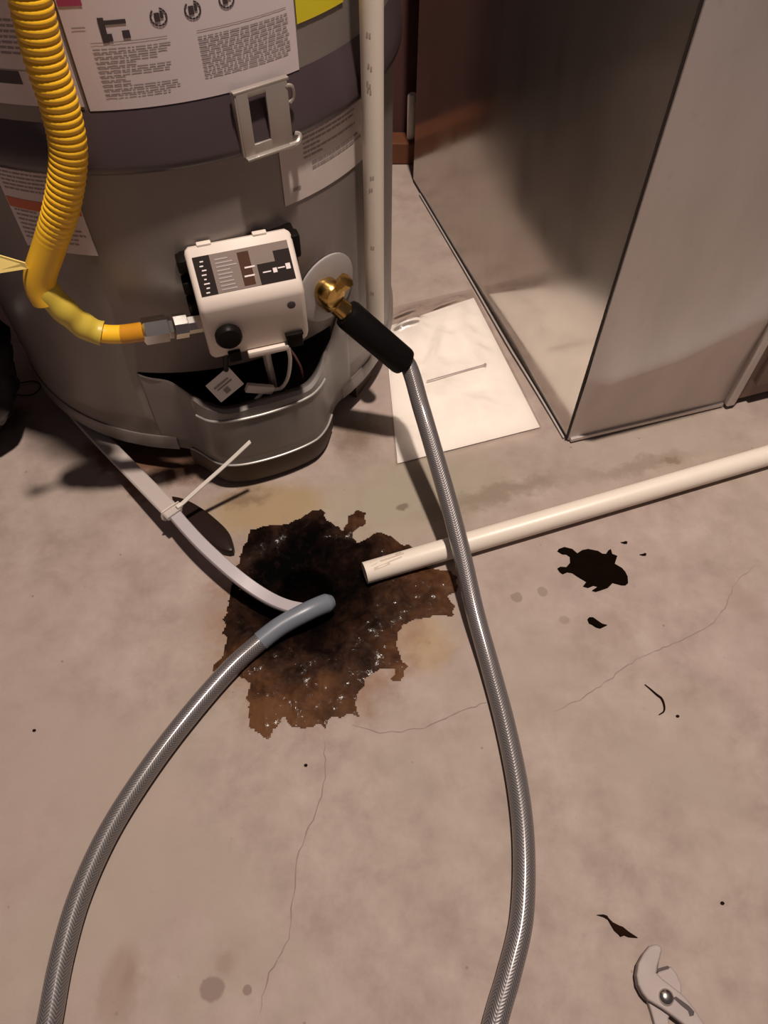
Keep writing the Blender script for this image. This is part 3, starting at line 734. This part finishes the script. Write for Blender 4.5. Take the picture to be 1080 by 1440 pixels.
o = obj('front_panel', bm, M['galv'], duct, 'bare metal front sheet with a soft crease')
md = o.modifiers.new('thick', 'SOLIDIFY'); md.thickness = 0.002; md.offset = -1; md = o.modifiers.new('split', 'EDGE_SPLIT'); md.split_angle = 0.6
bm = BM(); g = []
for i in range(31):
    s = WL*i/30; row = []
    for k in range(41):
        z = DH*k/40
        row.append(bm.verts.new(DA + dl*s + nl*(0.004*math.sin(PI*s/WL)*math.sin(PI*min(1, z/0.9))) + Vector((0,0,0.004+z))))
    g.append(row)
for i in range(30):
    for k in range(40): bm.faces.new((g[i][k], g[i+1][k], g[i+1][k+1], g[i][k+1]))
bmesh.ops.recalc_face_normals(bm, faces=bm.faces)
o = obj('side_panel', bm, M['galv_side'], duct, 'shaded side sheet facing the water heater')
md = o.modifiers.new('thick', 'SOLIDIFY'); md.thickness = 0.002; md.offset = 1; md = o.modifiers.new('split', 'EDGE_SPLIT'); md.split_angle = 0.6
bm = BM(); AXF = (df, nf, VZ)
box(bm, DA + df*(WF/2) + nf*0.0035 + Vector((0,0,0.006)), WF*0.98, 0.005, 0.006, AXF, 0.0008); obj('bottom_hem', bm, M['galv'], duct, smooth=False)
bm = BM(); box(bm, DA + df*(WF/2) - nf*0.012 + Vector((0,0,0.003)), WF-0.002, 0.016, 0.006, AXF); obj('gap_shade_strip', bm, M['gap'], duct, 'dark strip for the shade in the gap under the duct', smooth=False)  # dark strips drawn for the shade in the gap under the duct
bm = BM(); AXL = (dl, nl, VZ); box(bm, DA + dl*(WL/2) - nl*0.008 + Vector((0,0,0.003)), WL-0.002, 0.017, 0.006, AXL); obj('gap_shade_strip', bm, M['gap'], duct, 'dark strip for the shade in the gap under the duct', smooth=False)
bm = BM(); tube(bm, catmull([DA + dl*s + nl*o_ + Vector((0,0,z)) for s, o_, z in ((0.004,0.003,0.003),(0.05,0.003,0.004),(0.12,0.004,0.005),(0.20,0.0055,0.006),(0.32,0.004,0.005),(0.45,0.003,0.004),(0.6,0.003,0.004))], 6), 0.0014, 8)
obj('side_hem', bm, M['galv'], duct, 'bent lower edge of the side sheet')
bm = BM(); rod(bm, DA - nf*0.001 + nl*0.0015 + Vector((0,0,0.004)), DA - nf*0.001 + nl*0.0015 + Vector((0,0,DH)), 0.0012, 8); obj('corner_seam', bm, M['gap'], duct, 'dark corner seam')
bm = BM()
box(bm, DA + df*(WF+0.006) + nf*0.004 + Vector((0,0,DH/2+0.003)), 0.013, 0.014, DH-0.006, AXF, 0.002); obj('drive_cleat', bm, M['galv'], duct, 'folded vertical cleat at the right edge', smooth=False)
bm = BM()
AXB = (df, nf, VZ); box(bm, DA + df*(WF/2) + dl*WL*0.5 + Vector((0,0,DH)) , 0.01, 0.01, 0.01) if False else None
prism(bm, [DA+Vector((0,0,DH)), DB+Vector((0,0,DH)), DB+dl*WL+Vector((0,0,DH)), DF+Vector((0,0,DH))], 0.003)
obj('top_panel', bm, M['galv'], duct, smooth=False)
bm = BM(); prism(bm, [DB+Vector((0,0,0.004)), DB+dl*WL+Vector((0,0,0.004)), DB+dl*WL-df*0.003+Vector((0,0,0.004)), DB-df*0.003+Vector((0,0,0.004))], DH-0.004); obj('back_panel', bm, M['galv'], duct, smooth=False)

# cabinet to the right of the duct
K0 = flo(1034, 573); K1 = flo(1082, 561); kd = (K1-K0).normalized(); kn = Vector((kd.y, -kd.x, 0)); kw = 0.45
cab = thing('furnace_cabinet', 'brown steel furnace cabinet at the right edge beside the duct', 'cabinet', K0)
bm = BM(); box(bm, K0 + kd*(kw/2) - kn*0.25 + Vector((0,0,0.76)), kw-0.004, 0.49, 1.5, (kd,kn,VZ), 0.003); obj('body', bm, M['cab'], cab, smooth=False)
bm = BM(); box(bm, K0 + kd*(kw/2+0.004) - kn*0.002 + Vector((0,0,0.77)), kw-0.02, 0.008, 1.46, (kd,kn,VZ), 0.002); obj('door', bm, M['cab'], cab, smooth=False)
bm = BM(); box(bm, K0 + kd*(kw/2+0.003) - kn*0.03 + Vector((0,0,0.005)), kw-0.01, 0.03, 0.010, (kd,kn,VZ)); obj('base', bm, M['gap'], cab, 'dark strip for the shadow line under the cabinet', smooth=False)  # shadow line under the cabinet built as a dark strip

# ------------------------------------------------------------------ manual in a clear bag under the pipe
mp_ = thing('manual_packet', 'white paper leaflet in a clear plastic bag lying between heater and duct', 'paper packet', flo(640, 540))
c0, c1, c2, c3 = flo(534, 540), flo(559, 653), flo(759, 602), flo(670, 416)
cz = c2 + (c0-c1)*((c3-c2).length/(c0-c1).length)
def sheet_grid(bm, q, nu, nv, z0, amp, seed, ridges=()):
    g = []
    for i in range(nu+1):
        row = []
        for k in range(nv+1):
            p = q[0].lerp(q[1], i/nu).lerp(q[3].lerp(q[2], i/nu), k/nv)
            e = min(1, 4*min(i/nu, 1-i/nu)+0.15)*min(1, 4*min(k/nv, 1-k/nv)+0.15)
            z = z0 + amp*e*(0.5+noise.noise(Vector((p.x*14+seed, p.y*14, seed)))*0.7 + 0.25*noise.noise(Vector((p.x*45, p.y*45+seed, 1))))
            for a, b, h in ridges:
                ab = b-a; t_ = max(0, min(1, (p-a).dot(ab)/ab.dot(ab))); dd = (p-a-ab*t_).length
                z += h*math.exp(-(dd/0.007)**2)*math.sin(PI*(0.12+0.76*t_))
            row.append(bm.verts.new((p.x, p.y, max(z, z0*0.6))))
        g.append(row)
    for i in range(nu):
        for k in range(nv): bm.faces.new((g[i][k], g[i+1][k], g[i+1][k+1], g[i][k+1]))
    bmesh.ops.recalc_face_normals(bm, faces=bm.faces)
    for f in bm.faces:
        if f.normal.z < 0: f.normal_flip()
top_l = flo(548, 436); 
bm = BM(); sheet_grid(bm, [flo(541,462), c1, c2, flo(666,420)], 24, 24, 0.0018, 0.003, 2.0)
pa = obj('leaflet', bm, M['sheet'], mp_, 'white printed leaflet')
bm = BM()
ql = [flo(531,512), c1, c2, flo(666,420)]
def lp(s, t_, o=0.0075): 
    p = flo(541,462).lerp(c1, s).lerp(flo(666,420).lerp(c2, s), t_); return Vector((p.x, p.y, o))
def lrect(bm, s0, s1, t0, t1): quad(bm, lp(s0,t0), lp(s1,t0), lp(s1,t1), lp(s0,t1))
lrect(bm, 0.520, 0.528, 0.30, 0.80); lrect(bm, 0.515, 0.533, 0.80, 0.82)
bmesh.ops.recalc_face_normals(bm, faces=bm.faces)
obj('printed_line', bm, M['ink'], pa, 'faint printed rule', smooth=False)
bm = BM(); sheet_grid(bm, [flo(543,438), flo(556,657), flo(762,606), flo(664,410)], 120, 120, 0.005, 0.013, 5.0, [(flo(x0_,y0_), flo(x1_,y1_), h_) for x0_,y0_,x1_,y1_,h_ in ((552,454,590,440,0.006),(556,470,592,456,0.0075),(688,452,724,472,0.006),(598,446,650,426,0.005),(620,470,600,520,0.004),(536,520,552,512,0.005))])
obj('plastic_bag', bm, M['film'], mp_, 'clear glossy plastic bag')

# ------------------------------------------------------------------ flat vinyl strip, cable tie and black pad beside the drain
vs = thing('vinyl_strip', 'flat grey vinyl strip running from behind the heater to the drain', 'strip', flo(240, 715))
PF = [(-0.0125,-0.0012),(-0.0105,-0.0025),(0.0105,-0.0025),(0.0125,-0.0012),(0.0125,0.0012),(0.0105,0.0025),(-0.0105,0.0025),(-0.0125,0.0012)]
bm = BM(); PF = [(a*0.84, b*1.2) for a, b in PF]
tube(bm, catmull([flo(68,532,0.006), flo(92,562,0.012), flo(130,605,0.022), flo(183,660,0.034), flo(235,713,0.043), flo(246,724,0.044)], 6), 0, prof=PF, up=(0,0,1)); obj('upper_length', bm, M['strip_up'], vs, 'beige-grey upper length')
bm = BM(); tube(bm, catmull([flo(240,716,0.0385), flo(258,738,0.041), flo(290,772,0.040), flo(335,812,0.036), flo(372,838,0.026), flo(402,852,0.014), flo(430,858,0.003)], 6), 0, prof=[(a*0.74,b*1.3) for a,b in PF], up=(0,0,1)); obj('lower_length', bm, M['strip_low'], vs, 'lilac-grey lower length')
ct = thing('cable_tie', 'white nylon cable tie around the vinyl strip with its tail sticking up', 'cable tie', flo(240, 715, 0.03))
hd = flo(252, 712, 0.048); sdir = (flo(290,772,0.04)-flo(183,660,0.034)).normalized(); acr = Vector((sdir.y, -sdir.x, 0)).normalized(); acr = acr if acr.x > 0 else -acr
mid = flo(241, 718, 0.0415)
bm = BM(); loop = [mid + acr*a + Vector((0,0,b)) for a, b in ((0.0125,0.0),(0.011,0.0056),(0.0,0.0060),(-0.011,0.0056),(-0.0125,0.0),(-0.0125,-0.004),(-0.011,-0.0085),(0.0,-0.009),(0.011,-0.0085),(0.0125,-0.004))]
tube(bm, loop + [loop[0]], 0, prof=[(-0.0022,-0.0006),(0.0022,-0.0006),(0.0022,0.0006),(-0.0022,0.0006)], up=sdir, cap=False); obj('loop', bm, M['white_plastic'], ct)
bm = BM(); box(bm, hd, 0.007, 0.006, 0.006, (acr, sdir, VZ), 0.001); obj('head', bm, M['white_plastic'], ct)
bm = BM(); tail = catmull([hd, flo(282,685,0.062), flo(318,653,0.083), flo(352,621,0.106)], 6)
tube(bm, tail, 0, prof=[(-0.0026,-0.0006),(0.0026,-0.0006),(0.0026,0.0006),(-0.0026,0.0006)], up=(0,0,1)); obj('tail', bm, M['white_plastic'], ct)
bm = BM(); pp = [flo(x, y, 0.001) for x, y in ((244,704),(262,708),(285,720),(308,738),(324,755),(330,772),(328,782),(310,778),(285,762),(262,742),(248,724))]
prism(bm, resample(catmull(pp + [pp[0]], 4), 0.005)[:-1], 0.012, 0.003)
obj('rubber_pad', bm, simple('dark_pad', (0.020,0.011,0.009), 0.35, spec=0.2), loc=flo(290,745), label='dark oval rubber pad on the floor behind the vinyl strip', cat='pad')

# ------------------------------------------------------------------ wet rust around the drain
crop = [(430,105),(470,100),(485,130),(515,138),(545,178),(560,140),(598,104),(635,108),(636,150),(600,178),(582,200),(600,220),(640,205),(690,185),(740,200),(790,235),(830,250),(860,310),(900,330),(940,330),(975,350),(985,400),(950,430),(970,470),(965,510),(930,505),(880,508),(820,520),(770,545),(745,590),(755,640),(790,690),(775,750),(730,745),(740,700),(690,700),(640,740),(610,790),(590,830),(615,872),(560,880),(500,895),(490,925),(450,915),(400,940),(350,920),(320,880),(300,930),(250,970),(200,930),(185,860),(175,820),(200,760),(150,740),(120,730),(45,725),(50,690),(90,660),(110,600),(95,540),(110,430),(130,350),(165,240),(205,170),(280,160),(340,150),(390,130)]
poly = np.array([tuple(flo(280+x/2.7, 680+y/2.7))[:2] for x, y in crop])
st = 0.0016
xs = np.arange(poly[:,0].min()-st, poly[:,0].max()+st, st); ys = np.arange(poly[:,1].min()-st, poly[:,1].max()+st, st)
XX, YY = np.meshgrid(xs, ys, indexing='ij'); ins = np.zeros(XX.shape, bool); dist = np.full(XX.shape, 9.0)
wx = np.array([[noise.noise(Vector((x*120, y*120, 0)))*0.0035 + noise.noise(Vector((x*40, y*40, 7)))*0.004 for y in ys] for x in xs]); PX, PY = XX+wx, YY+np.roll(wx, 7, 1)
for (ax_, ay_), (bx_, by_) in zip(poly, np.roll(poly, -1, 0)):
    if ay_ != by_:
        cnd = ((ay_ > PY) != (by_ > PY)) & (PX < (bx_-ax_)*(PY-ay_)/(by_-ay_)+ax_); ins ^= cnd
    dx, dy = bx_-ax_, by_-ay_; L2 = dx*dx+dy*dy
    t_ = np.clip(((PX-ax_)*dx+(PY-ay_)*dy)/L2, 0, 1); dist = np.minimum(dist, np.hypot(PX-ax_-t_*dx, PY-ay_-t_*dy))
bm = BM(); V = {}
def rv(i, k):
    if (i,k) not in V:
        x, y = xs[i], ys[k]; r = math.hypot(x-DRAIN.x, y-DRAIN.y); e = min(1.0, dist[i,k]/0.02) if ins[i,k] else 0.0
        b = noise.noise(Vector((x*70, y*70, 3)))*0.6 + noise.noise(Vector((x*190, y*190, 5)))*0.35
        V[(i,k)] = bm.verts.new((x, y, floor_depth(r) + 0.0009 + e*(0.0022 + 0.0022*b)))
    return V[(i,k)]
for i in range(len(xs)-1):
    for k in range(len(ys)-1):
        if ins[i,k] and ins[i+1,k] and ins[i,k+1] and ins[i+1,k+1]:
            bm.faces.new((rv(i,k), rv(i+1,k), rv(i+1,k+1), rv(i,k+1)))
obj('rust_puddle', bm, M['rust'], loc=DRAIN, label='wet dark rust sludge spread around the floor drain', cat='rust stain')

# ------------------------------------------------------------------ spills, scraps
def flat(name, pts, h, m, label, cat, org=None, sc_=1.0, off=(0,0)):
    grp = 'tiny tar specks by the large splat' if name == 'tar_speck' else None
    P = [flo(off[0]+x/sc_, off[1]+y/sc_, 0.0004) for x, y in pts]; bm = BM(); prism(bm, P, h)
    c = sum(P, Vector())/len(P); c.z = 0
    return obj(name, bm, m, loc=c, label=label, cat=cat, smooth=False, group=grp)
tar = [(445,200),(452,190),(480,180),(520,190),(545,212),(570,196),(600,190),(650,200),(672,214),(690,215),(702,198),(715,190),(722,215),(748,225),(740,248),(735,265),(770,285),(788,305),(800,330),(802,362),(790,372),(770,372),(725,360),(700,385),(668,396),(640,405),(620,400),(650,380),(628,374),(600,385),(575,378),(592,355),(550,330),(520,310),(495,306),(472,316),(458,306),(445,288),(460,280),(490,282),(510,258),(508,228),(490,216),(470,215)]
flat('tar_spill', tar, 0.0016, M['tar'], 'largest black tar splat on the floor, below the white floor pipe', 'spill', None, 3.6, (660,720))
flat('tar_flake', [(597,545),(606,535),(625,535),(650,553),(672,568),(697,574),(680,582),(662,591),(640,585),(618,570),(606,566)], 0.0015, M['tar'], 'small black pointed flake below the large tar splat', 'debris', None, 3.6, (660,720))
flat('tar_speck', [(765,155),(780,153),(790,149),(799,152),(798,161),(785,162)], 0.0012, M['tar'], 'tiny black speck right above the tar splat, nearer the pipe', 'debris', None, 3.6, (660,720))
flat('tar_speck', [(860,217),(878,214),(888,209),(896,214),(893,222),(878,222)], 0.0012, M['tar'], 'tiny black speck to the right of the tar splat', 'debris', None, 3.6, (660,720))
flat('leaf_scrap', [(150,180),(185,178),(205,185),(215,200),(235,220),(270,238),(290,245),(320,270),(372,304),(345,302),(322,300),(300,290),(278,298),(268,285),(245,265),(230,240),(210,205),(185,190)], 0.002, M['scrap'], 'thin dark brown leaf scrap just above the pliers', 'debris', None, 3.857, (800,1240))
bm = BM(); tube(bm, catmull([flo(780+x/3.273, 860+y/3.273, 0.0012) for x, y in ((415,335),(445,360),(470,382),(492,400),(504,430),(503,458),(480,475))], 6), lambda i, s: 0.0004+0.0008*math.sin(PI*min(1,(i+1)/38.0)), 8)
obj('thread', bm, M['scrap'], loc=flo(930,985), label='curved dark thread lying alone on the concrete', cat='debris')
for (x, y, lab) in ((953,1007,'tiny black grit dot beside the curved thread'), (1016,1270,'tiny dark chip on the floor near the right edge'), (48,1027,'tiny dark chip on the floor near the left edge'), (430,1076,'tiny brown grit dot just below the rust')):
    bm = BM(); c = flo(x, y, 0.001); bmesh.ops.create_icosphere(bm, subdivisions=1, radius=0.0017)
    for v in bm.verts: v.co = Vector((v.co.x*1.3, v.co.y, v.co.z*0.6)) + c
    obj('grit', bm, M['scrap'], loc=flo(x,y), label=lab, cat='debris', group='grit on the bare concrete')

# ------------------------------------------------------------------ pliers at the bottom right
pl = thing('pliers', 'worn grey slip-joint pliers lying on the floor at the bottom right', 'pliers', flo(935, 1400))
def pq(pts, z): return [flo(800+x/3.857, 1240+y/3.857, z) for x, y in pts]
bm = BM(); prism(bm, pq([(468,500),(478,488),(510,478),(545,462),(575,500),(600,560),(600,640),(560,700),(530,740),(540,820),(560,960),(575,1100),(520,1110),(490,960),(468,830),(452,760),(435,700),(415,640),(440,560)], 0.0006), 0.0060, 0.0012)
obj('lower_jaw', bm, M['steel'], pl, smooth=False)
bm = BM(); prism(bm, pq([(470,343),(448,344),(425,354),(395,392),(368,445),(358,510),(367,560),(390,606),(420,643),(500,692),(560,735),(620,782),(690,850),(800,980),(860,940),(745,800),(705,745),(672,690),(620,625),(560,575),(500,530),(466,496),(472,460),(484,420),(495,375),(490,352)], 0.0068), 0.0060, 0.0014)
obj('upper_jaw', bm, M['steel'], pl, smooth=False)
bm = BM(); prism(bm, pq([(472,488),(490,372),(497,374),(482,470),(535,455),(545,462),(540,472)], 0.0066), 0.0004); obj('jaw_teeth', bm, M['steel_edge'], pl, 'dark notch between the jaws', smooth=False)
bm = BM(); prism(bm, pq([(395,390),(362,448),(352,510),(360,565),(384,612),(412,645),(420,640),(392,600),(370,556),(362,510),(372,448),(400,396),(430,358),(450,346),(430,350)], 0.0050), 0.0018); obj('jaw_back', bm, M['steel_edge'], pl, 'dark outer edge of the jaw', smooth=False)
bm = BM(); prism(bm, pq([(565,630),(580,622),(650,672),(680,705),(676,725),(655,730),(645,700),(610,672)], 0.0128), 0.0004); obj('slot', bm, M['steel_edge'], pl, 'dark adjusting slot', smooth=False)
bm = BM(); lathe_axis(bm, flo(800+525/3.857, 1240+625/3.857, 0.0120), (0,0,1), [(0.0065,0),(0.0065,0.002),(0.005,0.0038),(0.002,0.0046)], 18); obj('pivot_bolt', bm, M['chrome'], pl, 'shiny pivot bolt')

# ------------------------------------------------------------------ left edge: black bag and wire loop
bm = BM(); bmesh.ops.create_icosphere(bm, subdivisions=5, radius=1.0)
bc_ = Vector((-0.568, 0.668, 0.0))
for v in bm.verts:
    d = v.co.copy(); k = 1 + 0.16*noise.noise(d*2.2) + 0.09*abs(noise.noise(d*5.0+Vector((3,1,2)))) 
    z = d.z*k*0.12 + 0.12
    v.co = Vector((bc_.x + d.x*k*0.10, bc_.y + d.y*k*0.095, max(0.001, z)))
obj('black_bag', bm, M['bagblack'], loc=bc_, label='glossy black plastic bag on the floor at the left edge', cat='bag')
bm = BM(); lp_ = [flo(x, y, z) for x, y, z in ((12,553,0.004),(30,556,0.003),(45,555,0.003),(55,548,0.003),(56,540,0.003),(47,536,0.003),(32,538,0.003),(16,542,0.004))]
tube(bm, catmull(lp_, 6), 0.0009, 8); obj('wire_loop', bm, M['scrap'], loc=flo(40,546), label='thin brown wire loop poking out from the black bag', cat='wire')

# ------------------------------------------------------------------ far end of the gap
bm = BM(); box(bm, (-0.07, 1.345, 0.021), 0.27, 0.04, 0.040, None, 0.002); obj('timber_board', bm, M['wood'], loc=(-0.07,1.345,0), label='reddish timber board on the floor behind the heater', cat='board', smooth=False)
bm = BM(); lathe_axis(bm, (0.050, 1.345, 0.0415), (0,0,1), [(0.0085,0),(0.0085,0.075),(0.006,0.078)], 16); obj('pipe_stub', bm, M['pvc'], loc=(0.050,1.345,0.0415), label='short white pipe stub standing on the timber board', cat='pipe')
